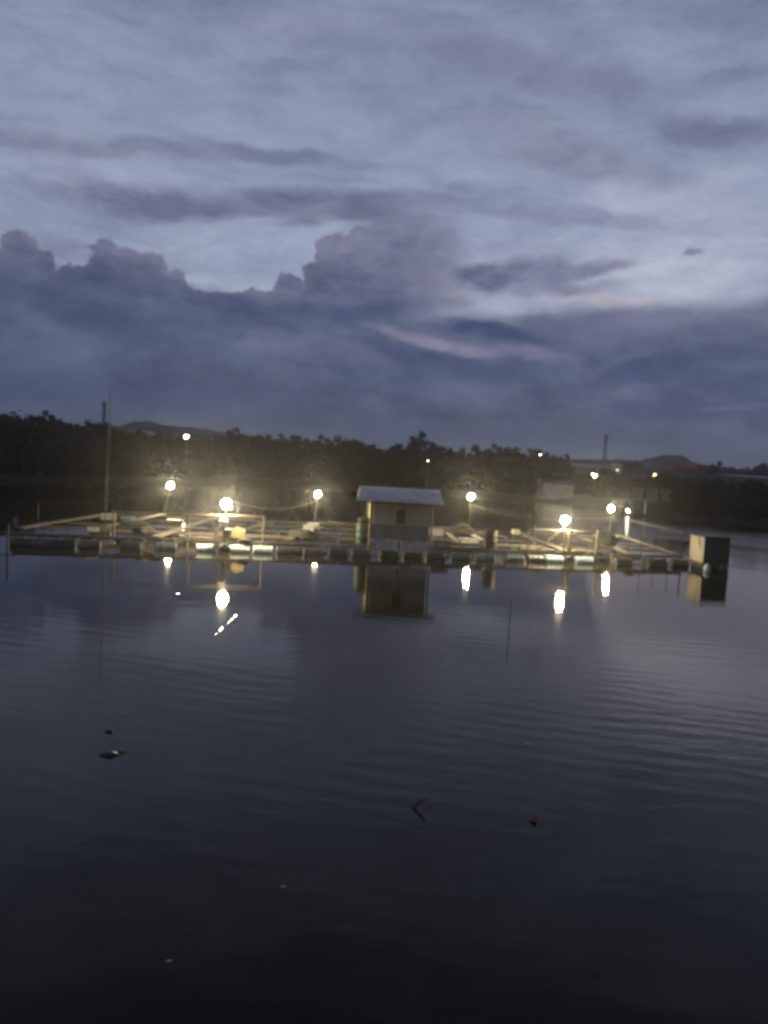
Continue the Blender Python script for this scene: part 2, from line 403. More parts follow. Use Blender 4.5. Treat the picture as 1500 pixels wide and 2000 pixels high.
# ------------------------------------------------------------------ water
def water_mat():
    m = bpy.data.materials.new('murky_water'); m.use_nodes = True
    g = G(m.node_tree); b = m.node_tree.nodes['Principled BSDF']
    b.inputs['Base Color'].default_value = (.013, .011, .0065, 1)
    b.inputs['Roughness'].default_value = .03
    b.inputs['IOR'].default_value = 1.26
    tc = g.n('ShaderNodeTexCoord'); V = tc.outputs['Object']
    sx = g.n('ShaderNodeSeparateXYZ'); g.l(V, sx.inputs[0])
    patch = g.mapr(g.noise(g.mapping(V, rot=(0, 0, math.radians(-25)), scale=(.05, .09, 1)), 1.0, 3, .5), .42, .62)
    right = g.mapr(g.math('ADD', sx.outputs[0], g.math('MULTIPLY', sx.outputs[1], -.06)), -6, 6, .14, .38)
    wv = g.n('ShaderNodeTexWave', wave_type='BANDS', bands_direction='Y', wave_profile='SIN')
    g.put(wv.inputs['Vector'], g.mapping(V, rot=(0, 0, math.radians(14))))
    wv.inputs['Scale'].default_value = .6; wv.inputs['Distortion'].default_value = 8; wv.inputs['Detail'].default_value = 3
    wv.inputs['Detail Scale'].default_value = .45; wv.inputs['Detail Roughness'].default_value = .6
    n1 = g.noise(g.mapping(V, rot=(0, 0, math.radians(14)), scale=(.8, 2.0, 1)), 1.0, 5, .62)
    n2 = g.noise(g.mapping(V, scale=(.25, .7, 1)), 1.0, 2, .5)
    breeze = g.math('MULTIPLY', g.mapr(sx.outputs[0], 14, 26), g.mapr(sx.outputs[1], 22, 40, 0, 3.2))
    near = g.math('MULTIPLY', g.mapr(sx.outputs[1], 26, 19, 0, .8), g.mapr(sx.outputs[0], -7, 3, .5, 1))
    right = g.math('MULTIPLY', g.math('ADD', g.math('ADD', right, near), breeze), g.mapr(sx.outputs[1], 6.5, 13, .35, 1))
    amp = g.math('MULTIPLY', right, g.math('ADD', .25, g.math('MULTIPLY', patch, .75)))
    h = g.math('ADD', g.math('MULTIPLY', wv.outputs['Fac'], .0034), g.math('MULTIPLY', n1, .02))
    h = g.math('ADD', g.math('MULTIPLY', h, amp), g.math('MULTIPLY', n2, .005))
    # two little wakes, short ridges on the still water
    for a_, b_ in (((409, 1251), (466, 1199)), ((324, 1172), (355, 1157))):
        A_, B_ = at_z(*a_, 0), at_z(*b_, 0); d_ = B_ - A_
        q = g.mapping(V, ((A_.x + B_.x) / 2, (A_.y + B_.y) / 2, 0), (0, 0, math.atan2(d_.y, d_.x)), (1, 1, 1), 'TEXTURE')
        qs = g.n('ShaderNodeSeparateXYZ'); g.l(q, qs.inputs[0])
        ln = g.mapr(g.math('ABSOLUTE', qs.outputs[0]), d_.length * .5, d_.length * .4)
        ac = g.mapr(g.math('ABSOLUTE', qs.outputs[1]), .05, 0)
        tw = g.mapr(g.noise(g.mapping(q, scale=(4.2, .5, 1)), 1.0, 1), .52, .62)
        h = g.math('ADD', h, g.math('MULTIPLY', g.math('MULTIPLY', ln, ac), g.math('MULTIPLY', tw, .0045)))
    bn = g.n('ShaderNodeBump'); bn.inputs['Distance'].default_value = 1.0; bn.inputs['Strength'].default_value = 1.0
    g.l(h, bn.inputs['Height']); g.l(bn.outputs[0], b.inputs['Normal'])
    return m
w = MB()
w.hull([(-1500, -200, 0), (1500, -200, 0), (1500, 1500, 0), (-1500, 1500, 0)], [(0, 1, 2, 3)])
tag(w.build('water', water_mat()), 'dark rippled river water mirroring the dusk sky', kind='structure')

# ------------------------------------------------------------------ far bank and hills
SHORE = [(-60, 95), (-26, 92), (-18, 100), (-10, 112), (0, 120), (8, 116), (13, 104), (17, 90), (21, 82), (27, 85), (60, 95)]
def shore(a):
    for (a0, d0), (a1, d1) in zip(SHORE, SHORE[1:]):
        if a <= a1: return d0 + (d1 - d0) * (a - a0) / (a1 - a0)
    return SHORE[-1][1]
def build_bank():
    b = MB(); rows = []
    for i in range(241):
        a = -60 + i * .5
        s = shore(a) + 1.6 * mnoise.noise(Vector((a * .8, 1, 0))) + .8 * mnoise.noise(Vector((a * 2.3, 5, 0)))
        row = []
        for dr, z in ((0, -.4), (.7, .12), (2, .5), (5, .85), (14, 1.0), (30, 1.2), (70, 1.5), (160, 2), (400, 2.4), (1000, 3)):
            z += (.25 * mnoise.noise(Vector((a * 1.3, dr * .2, 2)))) if 1 < dr < 400 else 0
            r = s + dr
            row.append(b.bm.verts.new((r * math.sin(math.radians(a)), r * math.cos(math.radians(a)), z)))
        rows.append(row)
    for A, B in zip(rows, rows[1:]):
        for k in range(len(A) - 1): b.bm.faces.new((A[k], A[k + 1], B[k + 1], B[k]))
    tag(b.build('ground', W['earth'], smooth=True), 'dark earth of the far river bank', kind='structure')
build_bank()
def build_hills():
    prof = [(-500, 845), (-100, 836), (150, 834), (190, 829), (235, 832), (262, 824), (290, 822), (318, 830), (380, 836), (450, 846), (600, 864), (800, 882), (1000, 893),
            (1120, 897), (1180, 897), (1250, 899), (1275, 893), (1300, 888), (1335, 890), (1352, 903), (1400, 913), (1450, 917), (1520, 919), (2000, 944)]
    b = MB(); rows = []
    n = 420
    for i in range(n + 1):
        x = -500 + 2500 * i / n
        for (x0, y0), (x1, y1) in zip(prof, prof[1:]):
            if x <= x1: y = y0 + (y1 - y0) * (x - x0) / (x1 - x0); break
        y += 2.2 * mnoise.noise(Vector((x * .09, 0, 0))) + 1.3 * mnoise.noise(Vector((x * .3, 4, 0)))
        p = at_d(x, y, 360); q0 = at_d(x, y, 290); q2 = at_d(x, y, 480); q1 = at_d(x, y, 330)
        rows.append([b.bm.verts.new(v) for v in ((q0.x, 290, 1.5), (q1.x, 330, p.z * .62), tuple(p), (q2.x, 480, 2.0))])
    for A, B in zip(rows, rows[1:]):
        for k in range(3): b.bm.faces.new((A[k], A[k + 1], B[k + 1], B[k]))
    tag(b.build('hills', W['hill']), 'low dark wooded hills along the horizon', kind='structure')
build_hills()

# ------------------------------------------------------------------ trees
def crown_mesh(seed, n, rx, rz, zc, leaf, per, squash=1.0):
    """n leafy clumps spread through an uneven crown; many leaf-sized faces"""
    R = random.Random(seed); b = MB()
    for i in range(n):
        while True:
            q = Vector((R.uniform(-1, 1), R.uniform(-1, 1), R.uniform(-1, 1)))
            if .3 < q.length < 1: break
        lob = 1 + .32 * mnoise.noise(q.normalized() * 1.6 + Vector((seed, 0, 0)))
        c = Vector((q.x * rx * lob, q.y * rx * lob, zc + q.z * rz * lob))
        cr = R.uniform(.1, .24) * rx
        for k in range(per):
            u = Vector((R.gauss(0, 1), R.gauss(0, 1), R.gauss(0, .75)))
            u *= cr * .62 * R.uniform(.5, 1.1)
            nrm = Vector((R.uniform(-1, 1), R.uniform(-1, 1), R.uniform(-.2, 1))).normalized()
            a = nrm.orthogonal().normalized(); t = nrm.cross(a)
            ang = R.uniform(0, 6.28); a, t = a * math.cos(ang) + t * math.sin(ang), t * math.cos(ang) - a * math.sin(ang)
            L = leaf * R.uniform(.6, 1.3); p = c + u
            b.hull([p - a * L, p + t * L * .5, p + a * L, p - t * L * .5], [(0, 1, 2, 3)])
    me = bpy.data.meshes.new('crown'); b.bm.to_mesh(me); b.bm.free(); return me
def trunk_mesh(seed, h, r, spread):
    R = random.Random(seed + 50); b = MB()
    pts = [Vector((0, 0, -.3)), Vector((R.uniform(-.1, .1), 0, h * .3)), Vector((R.uniform(-.3, .3), R.uniform(-.2, .2), h * .6)), Vector((R.uniform(-.4, .4), 0, h * .85))]
    b.tube(pts, r, 8, r2=r * .3)
    for k in range(6):
        a = k * 1.05 + R.uniform(-.3, .3); z = h * R.uniform(.25, .55)
        o = Vector((math.cos(a), math.sin(a), 0))
        p0 = Vector((0, 0, z)); p1 = p0 + o * spread * .45 + Vector((0, 0, h * .15)); p2 = p0 + o * spread * .8 + Vector((0, 0, h * .32))
        b.tube([p0, p1, p2], r * .45, 6, r2=r * .12)
    me = bpy.data.meshes.new('trunk'); b.bm.to_mesh(me); b.bm.free(); return me
TREES = []
for s in range(6):
    rx, rz = (.42, .4, .36, .5, .46, .33)[s], (.33, .36, .4, .28, .33, .42)[s]
    cm = crown_mesh(s + 1, 72, rx * 10, rz * 10, 10 - rz * 10 - .4, .25, 100); cm.materials.append(W['leaf'])
    tm = trunk_mesh(s, 8.5, .26, rx * 8); tm.materials.append(W['bark'])
    TREES.append((cm, tm))
BUSH = []
for s in range(5):
    cm = crown_mesh(s + 21, 46, (2.3, 2.0, 2.6, 1.8, 2.4)[s], 1.75, 1.75, .18, 90); cm.materials.append(W['mangrove'])
    tm = trunk_mesh(s + 9, 2.6, .09, 1.9); tm.materials.append(W['bark'])
    BUSH.append((cm, tm))
RT = random.Random(4)
def plant(kind, base, cm, tm, h, hx, label, cat, group=None):
    o = bpy.data.objects.new(kind, None); link(o); tag(o, label, cat, group)
    o.location = base; o.rotation_euler = (0, 0, RT.uniform(0, 6.28)); o.scale = (hx, hx, h)
    for nm, me in (('crown', cm), ('trunk', tm)):
        link(bpy.data.objects.new(nm, me), o)
    return o
def tree(px, ytop, d, label, v=None, wide=1.0, group=None):
    t = at_d(px, ytop, d); gz = 1.1
    h = (t.z - gz) / 10
    cm, tm = TREES[RT.randrange(6) if v is None else v]
    plant('tree', (t.x, d, gz), cm, tm, h, max(h, .62) * wide, label, 'tree', group)
def bush(px, d, h, label, wide=1.0, group='mangrove bushes along the far bank', z=.45):
    p = at_d(px, 960, d)
    cm, tm = BUSH[RT.randrange(5)]
    plant('bush', (p.x, d, z), cm, tm, h / 3.5, h / 3.5 * wide, label, 'bush', group)
ROW = [  # px, top y, distance, variant, width, label
    (-45, 812, 108, 0, 1.1, 'dark tree at the left edge of the far bank, crown cut by the frame'),
    (22, 817, 112, 1, 1.1, 'dark tree with a flat crown near the left edge of the far bank'),
    (82, 799, 116, 2, .7, 'tallest narrow dark tree on the left of the far bank'),
    (122, 812, 110, 5, .9, 'dark tree just right of the tallest narrow tree on the left bank'),
    (168, 824, 118, 0, .9, 'low dark tree between the two white walls on the left bank'),
    (206, 817, 112, 1, .75, 'dark tree crown standing in front of the lattice mast on the left'),
    (322, 845, 122, 4, .9, 'dark tree just left of the floodlight on the left bank'),
    (400, 850, 116, 3, 1.0, 'dark tree just right of the floodlight on the left bank'),
    (462, 838, 124, 0, 1.0, 'dark bushy tree above and behind the brightest front lamp'),
    (520, 842, 122, 1, 1.0, 'dark tree left of the back lamp nearest the hut'),
    (572, 848, 128, 4, 1.0, 'dark tree rising just left of the lamp beside the hut'),
    (628, 852, 126, 0, 1.0, 'dark tree straight above the lamp left of the hut'),
    (682, 853, 128, 3, 1.0, 'dark tree above the left end of the hut roof'),
    (728, 862, 130, 1, .8, 'smaller dark tree above the middle of the hut roof'),
    (776, 866, 128, 4, .8, 'dark tree with a sloping crown left of the round tall tree behind the hut'),
    (822, 846, 130, 0, .8, 'tall round-crowned dark tree behind the right end of the hut'),
    (850, 872, 134, 3, .6, 'small dark tree tucked under the round tree by the hut'),
    (888, 874, 136, 3, .8, 'low dark tree in the dip right of the round tall tree'),
    (926, 862, 130, 5, .7, 'pointed dark tree above the lamp right of the hut'),
    (965, 869, 134, 0, .9, 'dark tree right of the pointed tree above the lamp'),
    (1005, 866, 132, 1, .95, 'broad dark tree at the middle of the right hand clump'),
    (1050, 876, 134, 4, .9, 'dark tree holding the tiny white light in its crown'),
    (1090, 886, 140, 3, .8, 'last low tree at the right end of the dense clump'),
]
for px, y, d, v, wd, lb in ROW: tree(px, y, d, lb, v, wd)
for i, (px, y) in enumerate([(1128, 897), (1150, 900), (1212, 899), (1240, 900), (1262, 900), (1372, 908), (1403, 903), (1432, 912), (1462, 911), (1490, 904), (1525, 908), (1570, 905)]):
    tree(px, y, 230 + 25 * (i % 3), 'distant dark tree in the far line behind the houses on the right', None, 1.0, 'distant trees on the right')
for px in range(-120, 1110, 26):
    x = px + RT.uniform(-9, 9)
    if x > 1052: continue
    if min(abs(x - 932), abs(x - 364)) < 16: continue
    a = azel(x, 940)[0]; d = shore(a) * math.cos(math.radians(a)) + RT.uniform(2.5, 5)
    bush(x, d, RT.uniform(2.6, 4.6), 'dark mangrove bush in the hedge at the water edge below the trees', 1.15)
for px in range(-100, 1100, 34):
    x = px + RT.uniform(-12, 12)
    if x > 1052: continue
    if min(abs(x - 932), abs(x - 364)) < 16: continue
    a = azel(x, 940)[0]; d = shore(a) * math.cos(math.radians(a)) + RT.uniform(8, 15)
    bush(x, d, RT.uniform(4.5, 6.2), 'tall dark bush filling the gap under the tree row on the far bank', 1.1, 'tall bushes under the tree row', .8)
for px in range(1330, 1660, 13):
    x = px + RT.uniform(-6, 6); k = RT.choice((0, 1, 1))
    a = azel(x, 960)[0]; d = shore(a) * math.cos(math.radians(a)) + 3 + 5 * k
    bush(x, d, RT.uniform(2.4, 3.2) + .5 * k, 'dark low bush in the thicket on the right hand bank', 1.1, 'thicket on the right hand bank')
for px in range(1105, 1330, 15):
    x = px + RT.uniform(-8, 8)
    if abs(x - 1158) < 13: continue
    a = azel(x, 950)[0]; d = shore(a) * math.cos(math.radians(a)) + RT.uniform(14, 22)
    bush(x, d, RT.uniform(2.8, 3.9), 'dark bush between the jetty and the houses on the right', 1.1, 'bushes behind the jetty', .9)

# ------------------------------------------------------------------ buildings on the far bank
def house(name, px0, px1, ytop, ybot, d, depth, label, wallm, roofm, rise=.9, win=2, cat='house', over=.3):
    a, b_ = at_d(px0, ytop, d), at_d(px1, ytop, d)
    zt = (a.z + b_.z) / 2; w_ = b_.x - a.x; cx = (a.x + b_.x) / 2
    z0 = min(at_d((px0 + px1) / 2, ybot, d).z, .95)
    o = empty(name, (cx, d, z0), label, cat)
    hw = zt - rise
    MB().box((cx, d + depth / 2, (z0 + hw) / 2), (w_, depth, hw - z0)).build('wall', wallm, o)
    x0, x1, y0, y1, ym = cx - w_ / 2 - over, cx + w_ / 2 + over, d - over, d + depth + over, d + depth / 2
    p = [(x0, y0, hw), (x1, y0, hw), (x1, ym, zt), (x0, ym, zt), (x0, y1, hw), (x1, y1, hw)]
    q = [(x, y, z - .08) for x, y, z in p]
    m = MB(); m.hull(p + q, [(0, 1, 2, 3), (3, 2, 5, 4), (9, 8, 7, 6), (10, 11, 8, 9), (0, 6, 7, 1), (4, 5, 11, 10), (0, 3, 9, 6), (3, 4, 10, 9), (1, 7, 8, 2), (2, 8, 11, 5)])
    m.build('roof', roofm, o)
    for k in range(win):
        wx = cx - w_ / 2 + w_ * (k + .5) / win
        f = MB().box((wx, d - .02, (z0 + hw) / 2 + .2), (1.0, .06, .9)).build('window', W['darkwood'], o)
        MB().box((wx, d - .06, (z0 + hw) / 2 + .2), (.84, .04, .74)).build('pane', W['glass'], f)
    return o
house('house', 247, 286, 832, 875, 165, 6, 'pale walled house among the trees left of the floodlight', W['skirt'], W['greyroof'], .8, 0)
house('house', 162, 181, 829, 862, 170, 5, 'small pale walled house peeping between trees at the far left', W['skirt'], W['greyroof'], .7, 0)
house('warehouse', 1124, 1200, 906, 930, 190, 14, 'long low building with a pale pinkish roof behind the floodlight', W['greyroof'], W['pinkroof'], 1.0, 3, 'building')
house('house', 1201, 1216, 905, 925, 188, 6, 'small pale house beside the long pinkish roof', W['render'], W['render'], .6, 1)
house('house', 1262, 1322, 902, 940, 175, 9, 'grey roofed house standing left of the red roof', W['greyroof'], W['greyroof'], 1.8, 2)
house('house', 1335, 1362, 905, 935, 170, 6, 'house with a red sheet roof on the right bank', W['greyroof'], W['redroof'], 1.1, 1)
house('shed', 1062, 1122, 938, 975, 105, 5, 'low shed with a pale wall at the water right of the tree clump', W['render'], W['greyroof'], .45, 0, 'shed')
house('warehouse', 1432, 1560, 930, 945, 150, 12, 'long low building with a pale roof edge at the far right', W['greyroof'], W['slat'], .35, 0, 'building')

def flood(px, py, d, w_, h_, label, mat, zbase=1.0, cat='floodlight', group=None):
    p = at_d(px, py, d)
    o = empty('floodlight', (p.x, d, zbase), label, cat, group)
    MB().tube([(p.x, d + .25, zbase - .3), (p.x, d + .25, p.z)], .06, 8).build('pole', W['steel'], o)
    hd = MB().box((p.x, d + .1, p.z + h_ * .1), (w_ * .8, .14, h_ * .9)).build('lamp_head', W['steel'], o)
    MB().blobby((p.x, d + .0, p.z), (w_ * .46, .1, h_ * .5), px, 3, .35).build('lens', mat, hd, smooth=True)
flood(364, 853, 105, .62, .34, 'bright white floodlight among the trees on the left bank', W['flood'])
flood(1158, 930, 112, 1.3, .55, 'bright warm floodlight on the right bank before the pinkish roof', W['flood'])
flood(932, 929, 124, .9, .4, 'dim orange light low in the trees above the lamp right of the hut', W['orange'])
flood(1055, 888, 120, .22, .2, 'tiny white light high in the right clump of trees', W['porch'])
flood(836, 900, 118, .22, .14, 'tiny white light under the round tree behind the hut', W['porch'])
flood(1206, 918, 150, .5, .25, 'small white light below the small pale house', W['orange'])
flood(1279, 930, 110, .5, .8, 'small warm light above the stacked crates', W['orange'])
o = house('shed', 868, 879, 907, 925, 127, 3, 'tiny pale hut in the trees above the right end of the roof', W['render'], W['render'], .2, 0, 'shed', .05)

# jetty with crates
def jetty():
    d = 84
    a, b_ = at_d(1205, 974, d), at_d(1335, 984, d)
    z = (a.z + b_.z) / 2
    o = empty('jetty', ((a.x + b_.x) / 2, d, 0), 'dark plank jetty on stilts carrying three stacks of crates', 'jetty')
    MB().box(((a.x + b_.x) / 2, d + 1.5, z - .08), (b_.x - a.x, 3.0, .12)).build('deck', W['timber'], o)
    for k in range(5):
        x = a.x + .3 + (b_.x - a.x - .6) * k / 4
        for y in (d + .2, d + 2.8):
            MB().tube([(x, y, -.6), (x, y, z - .14)], .07, 8).build('stilt', W['darkwood'], o)
    for si, (px, lab) in enumerate(((1246, 'left'), (1274, 'middle'), (1301, 'right'))):
        x = at_d(px, 965, d + .9).x
        for k in range(4):
            zz = z + .02 + k * .37 - .037
            nm = ('lowest', 'second lowest', 'second highest', 'topmost')[k]
            c = MB()
            rz = .06 * math.sin(si * 3 + k * 2); cc = Vector((x + .03 * math.sin(k * 5 + si), d + .9, zz + .18)); R = Matrix.Rotation(rz, 3, 'Z')
            for s in (-1, 1):
                for e in (0, 1):
                    c.box(cc + R @ Vector((0, s * .38, -.1 + e * .19)), (.96, .03, .1), rz)
                    c.box(cc + R @ Vector((s * .465, 0, -.11 + e * .2)), (.028, .73, .12), rz)
                    c.box(cc + R @ Vector((s * .43, -.35 + e * .7, 0)), (.04, .03, .33), rz)
            c.box(cc + Vector((0, 0, -.165)), (.9, .7, .02), rz)
            tag(c.build('crate', W['slat']), f'pale slatted crate, {nm} of the {lab} stack on the jetty', 'crate', 'crates stacked on the jetty')
    # lit lean-to at the left end
    d2 = 82; p = at_d(1231, 975, d2)
    hut = empty('shelter', (p.x, d2, z - .02), 'small open shelter with a glaring white light at the left end of the jetty', 'shelter')
    hut.location.z = 0
    for sx in (-1, 1):
        for sy in (0, 1.4): MB().tube([(p.x - .2 + sx * .7, d2 + .3 + sy, -.5), (p.x - .2 + sx * .7, d2 + .3 + sy, 2.45)], .045, 8).build('post', W['bamboo'], hut)
    MB().box((p.x - .2, d2 + 1, 2.5), (1.8, 1.9, .06)).build('roof', W['greyroof'], hut)
    MB().box((p.x + .25, d2 + 1.6, 1.3), (.6, .05, .7)).build('back_sheet', W['slat'], hut)
    MB().tube([(p.x - .1, d2 + .5, 2.25), (p.x + .1, d2 + .5, 1.98)], .09, 10).build('lamp_tube', W['flood'], hut)
    MB().tube([(p.x - .1, d2 + .5, 2.25), (p.x - .1, d2 + .5, 2.48)], .02, 6).build('lamp_cord', W['black'], hut)
    q = at_d(1260, 990, 83.4)
    m = MB().tube([(q.x, 83.4, -.5), (q.x, 83.4, 1.75)], .13, 10)
    tag(m.build('mooring_post', W['skirt']), 'thick white mooring post in front of the dark jetty', 'post')
jetty()

# lattice masts
def mast(px, ytop, d, w0, label):
    t = at_d(px, ytop, d)
    o = empty('lattice_mast', (t.x, d, 2), label, 'mast')
    h = t.z - 2; m = MB(); n = 9
    P = lambda k, i: Vector((t.x + (w0 / 2) * (1 - .7 * k / n) * (1, 1, -1, -1)[i % 4], d + (w0 / 2) * (1 - .7 * k / n) * (1, -1, -1, 1)[i % 4], 1 + (h + 1) * k / n))
    for i in range(4):
        m.beam(P(0, i), P(n, i), .13, .13)
    lg = m.build('legs', W['steel'], o)
    m = MB()
    for k in range(n):
        for i in range(4):
            m.beam(P(k, i), P(k + 1, i + 1), .05, .05); m.beam(P(k + 1, i), P(k + 1, i + 1), .06, .06)
    m.build('bracing', W['steel'], o)
    m = MB()
    for z in (.9, .97): m.box((t.x, d, 2 + h * z), (w0 * .9, w0 * .9, h * .035))
    m.build('antenna', W['steel'], o)
mast(204, 784, 200, 1.05, 'far lattice mast rising over the trees on the left')
mast(1184, 850, 250, 1.3, 'slim far lattice mast on the horizon right of the tree clump')

# ------------------------------------------------------------------ the raft
ZD = .46
FL, FR = at_z(26, 1042, ZD), at_z(1336, 1087, ZD)
BL, BR = at_z(207, 1002, ZD), at_z(1212, 1047, ZD)
def rp(s, t, z=ZD):
    p = FL.lerp(FR, s).lerp(BL.lerp(BR, s), t); return Vector((p.x, p.y, z))
def s_of(px, z=ZD):
    """s along the raft's front for a column of the photo"""
    lo, hi = -.05, 1.05
    for _ in range(40):
        m = (lo + hi) / 2; v = rp(m, 0, z) - CAM
        x = 750 + F * v.dot(rgt) / v.dot(fwd)
        if x < px: lo = m
        else: hi = m
    return lo
axis = (FR - FL).normalized(); HEAD = math.atan2(axis.y, axis.x)
raft = empty('fish_farm_raft', rp(.5, 0, 0), 'long fish farm raft of planks and timbers floating on blue and black drums', 'raft')
RJ = random.Random(11)
for t, w_, z in ((0, .1, ZD - .06), (.045, .1, ZD - .06), (.25, .09, ZD - .06), (.3, .08, ZD - .06), (.5, .09, ZD - .06), (.76, .09, ZD - .06), (.97, .08, ZD - .06), (1.0, .1, ZD - .06)):
    m = MB(); n = 9
    for k in range(n):                       # each long beam is several lapped timbers, a little uneven
        a, b_ = rp(k / n, t, z + RJ.uniform(-.025, .025)), rp((k + 1) / n - .002, t, z + RJ.uniform(-.025, .025))
        m.beam(a, b_, w_, .09)
    m.build('long_beam', W['timber'], raft)
def walkway(a, b_, w_, mat='plank', z=ZD + .06, n=4):
    a, b_ = Vector((a.x, a.y, z)), Vector((b_.x, b_.y, z)); m = MB()
    d = (b_ - a).normalized(); sd = d.cross(Vector((0, 0, 1)))
    for k in range(n):
        f0, f1 = k / n, (k + 1) / n - .006
        o_ = sd * RJ.uniform(-.05, .05); dz = Vector((0, 0, RJ.uniform(-.012, .012)))
        for s in (-1, 1):
            q = sd * s * w_ * .255
            m.beam(a.lerp(b_, f0) + o_ + q + dz, a.lerp(b_, f1) + o_ + q - dz, w_ * .47, .045)
    return m.build('walkway', W[mat], raft)
for (x0, y0), (x1, y1), w_ in [((38, 1031), (212, 1003), .43), ((203, 1029), (322, 1004), .38), ((303, 1049), (428, 1009), .42), ((455, 1046), (512, 1021), .31),
                               ((563, 1054), (618, 1021), .38), ((952, 1062), (903, 1034), .42), ((897, 1062), (874, 1040), .3), ((1108, 1077), (1002, 1037), .42),
                               ((1236, 1083), (1138, 1051), .42), ((1322, 1082), (1208, 1046), .38)]:
    walkway(at_z(x0, y0, ZD + .06), at_z(x1, y1, ZD + .06), w_)
# front deck planks in pieces
for x0, x1, t, w_ in [(345, 420, .045, .25), (1020, 1090, .05, .3), (1120, 1180, .05, .3), (860, 945, .03, .22)]:
    walkway(rp(s_of(x0), t), rp(s_of(x1), t), w_, z=ZD + .05)
for x0, x1, t in [(845, 960, 1.0), (620, 715, 1.0), (330, 420, 1.0), (1130, 1215, .99), (1150, 1230, .53)]:
    walkway(rp(s_of(x0), t), rp(s_of(x1), t), .2, z=ZD + .05)
# floats
prof = [(.0, -.44), (.25, -.44), (.28, -.42), (.285, -.38), (.275, -.36), (.28, -.16), (.285, -.145), (.28, -.13), (.28, .13), (.285, .145), (.28, .16), (.275, .36), (.285, .38), (.28, .42), (.25, .44), (.0, .44)]
def drum_float(p, mat, head, sc=1.0):
    M_ = Matrix.Translation((p[0], p[1], .04)) @ Matrix.Rotation(head, 4, 'Z') @ Matrix.Rotation(math.pi / 2, 4, 'Y') @ Matrix.Scale(sc, 4)
    MB().lathe(prof, 20, M_).build('float_drum', W[mat], raft, smooth=True)
for px, mat, turn in [(48, 'black', 0), (88, 'black', 0), (130, 'teal', 0), (180, 'black', 0), (259, 'teal', 0), (327, 'blue', 0), (405, 'paleblue', 0), (438, 'black', 1), (470, 'paleblue', 0), (515, 'paleblue', 0), (560, 'black', 0),
                      (612, 'black', 0), (660, 'teal', 0), (705, 'black', 0), (760, 'teal', 0), (806, 'black', 0), (850, 'teal', 0), (898, 'blue', 0), (945, 'blue', 0), (1002, 'blue', 0), (1045, 'teal', 0),
                      (1079, 'paleblue', 0), (1138, 'paleblue', 0), (1108, 'black', 1), (1213, 'black', 0), (1280, 'teal', 0), (1322, 'black', 0)]:
    drum_float(rp(s_of(px, .2), -.018 if not turn else .02), mat, HEAD + (math.pi / 2 if turn else RJ.uniform(-.05, .05)))
for k in range(12):
    drum_float(rp((k + .5) / 12, .985), ('blue', 'black', 'teal')[k % 3], HEAD + RJ.uniform(-.1, .1))
for k in range(10):
    drum_float(rp((k + .5) / 10, .53), ('black', 'teal')[k % 2], HEAD + RJ.uniform(-.1, .1))
# short cross ties over the drums
for k in range(44):
    s = (k + .5) / 44
    MB().beam(rp(s, -.012, ZD - .145), rp(s, .05, ZD - .145), .08, .05).build('cross_tie', W['timber'], raft)
# railings
def post(px, z1, t=0.0, r=.045, mat='bamboo', z0=.35):
    p = rp(s_of(px), t)
    MB().tube([(p.x, p.y, z0), (p.x, p.y, z1)], r, 8).build('rail_post', W[mat], raft)
def rail(a, b_, r=.03, mat='bamboo'):
    n = 6; pts = [Vector(a).lerp(Vector(b_), k / n) + Vector((0, 0, RJ.uniform(-.012, .012))) for k in range(n + 1)]
    MB().tube(pts, r, 8).build('handrail', W[mat], raft)
for px, z1 in ((513, 1.6), (222, 1.55)): post(px, z1)
post(370, 1.58, .0, .03)
rail(rp(s_of(216), .0, 1.56), rp(s_of(514), .0, 1.6))
post(1164, 1.62, .0, .06); post(1111, 1.55, .0, .1, 'bamboo'); post(1030, 1.5, .0, .035); post(1251, 1.45, 0, .03); post(1330, 1.5, .0, .035, 'darkwood')
rail(rp(s_of(1030), 0, 1.5), rp(s_of(1164), 0, 1.52), .028); rail(rp(s_of(1164), 0, 1.5), rp(s_of(1338), 0, 1.5), .018, 'darkwood')
for t, z1 in ((.2, 1.7), (.4, 1.75), (.62, 1.7), (.85, 1.6)):
    p = rp(1, t); MB().tube([(p.x, p.y, .4), (p.x, p.y, z1)], .022, 6).build('rail_post', W['darkwood'], raft)
rail(rp(1, .03, 1.62), rp(1, .85, 1.6), .014, 'darkwood')

# ------------------------------------------------------------------ lamps on the raft
def globe(name, c, r, mat, parent):
    m = MB(); bmesh.ops.create_icosphere(m.bm, subdivisions=2, radius=r, matrix=Matrix.Translation(c))
    return m.build(name, mat, parent, smooth=True)
def lamp(px, py, d, r, label, foot, braces=(), thick=.04):
    r *= .82
    c = at_d(px, py, d)
    o = empty('lamp_post', foot, label, 'lamp', 'lit lamps on the raft')
    topz = Vector((c.x, c.y, c.z - r - .1))
    MB().tube([foot, topz], thick, 8).build('pole', W['bamboo'], o)
    for b_ in braces:
        MB().tube([b_, topz - Vector((0, 0, .1))], .045, 8).build('brace', W['bamboo'], o)
    MB().lathe([(.05, -.14), (.07, -.1), (.07, 0), (.045, .04)], 12, Matrix.Translation((c.x, c.y, c.z - r + .0))).build('socket', W['cream'], o)
    globe('bulb', c, r, W['bulb'], o)  # oversized bulb: the lamp's bloom is put into the globe's size
    return c
ft = lambda px, t: rp(s_of(px), t, ZD - .02)
d1, d2, d3, d4, d5, d6 = 46, rp(s_of(442), 0).y, 48, 48, rp(s_of(1104), 0).y, 47
def foot_of(px, py, d, dx=0): 
    c = at_d(px, py, d); return Vector((c.x + dx, c.y, ZD - .02))
L1 = lamp(333, 948, d1, .19, 'lit lamp on a leaning pole, leftmost of the raft lamps', foot_of(333, 948, d1, -.35))
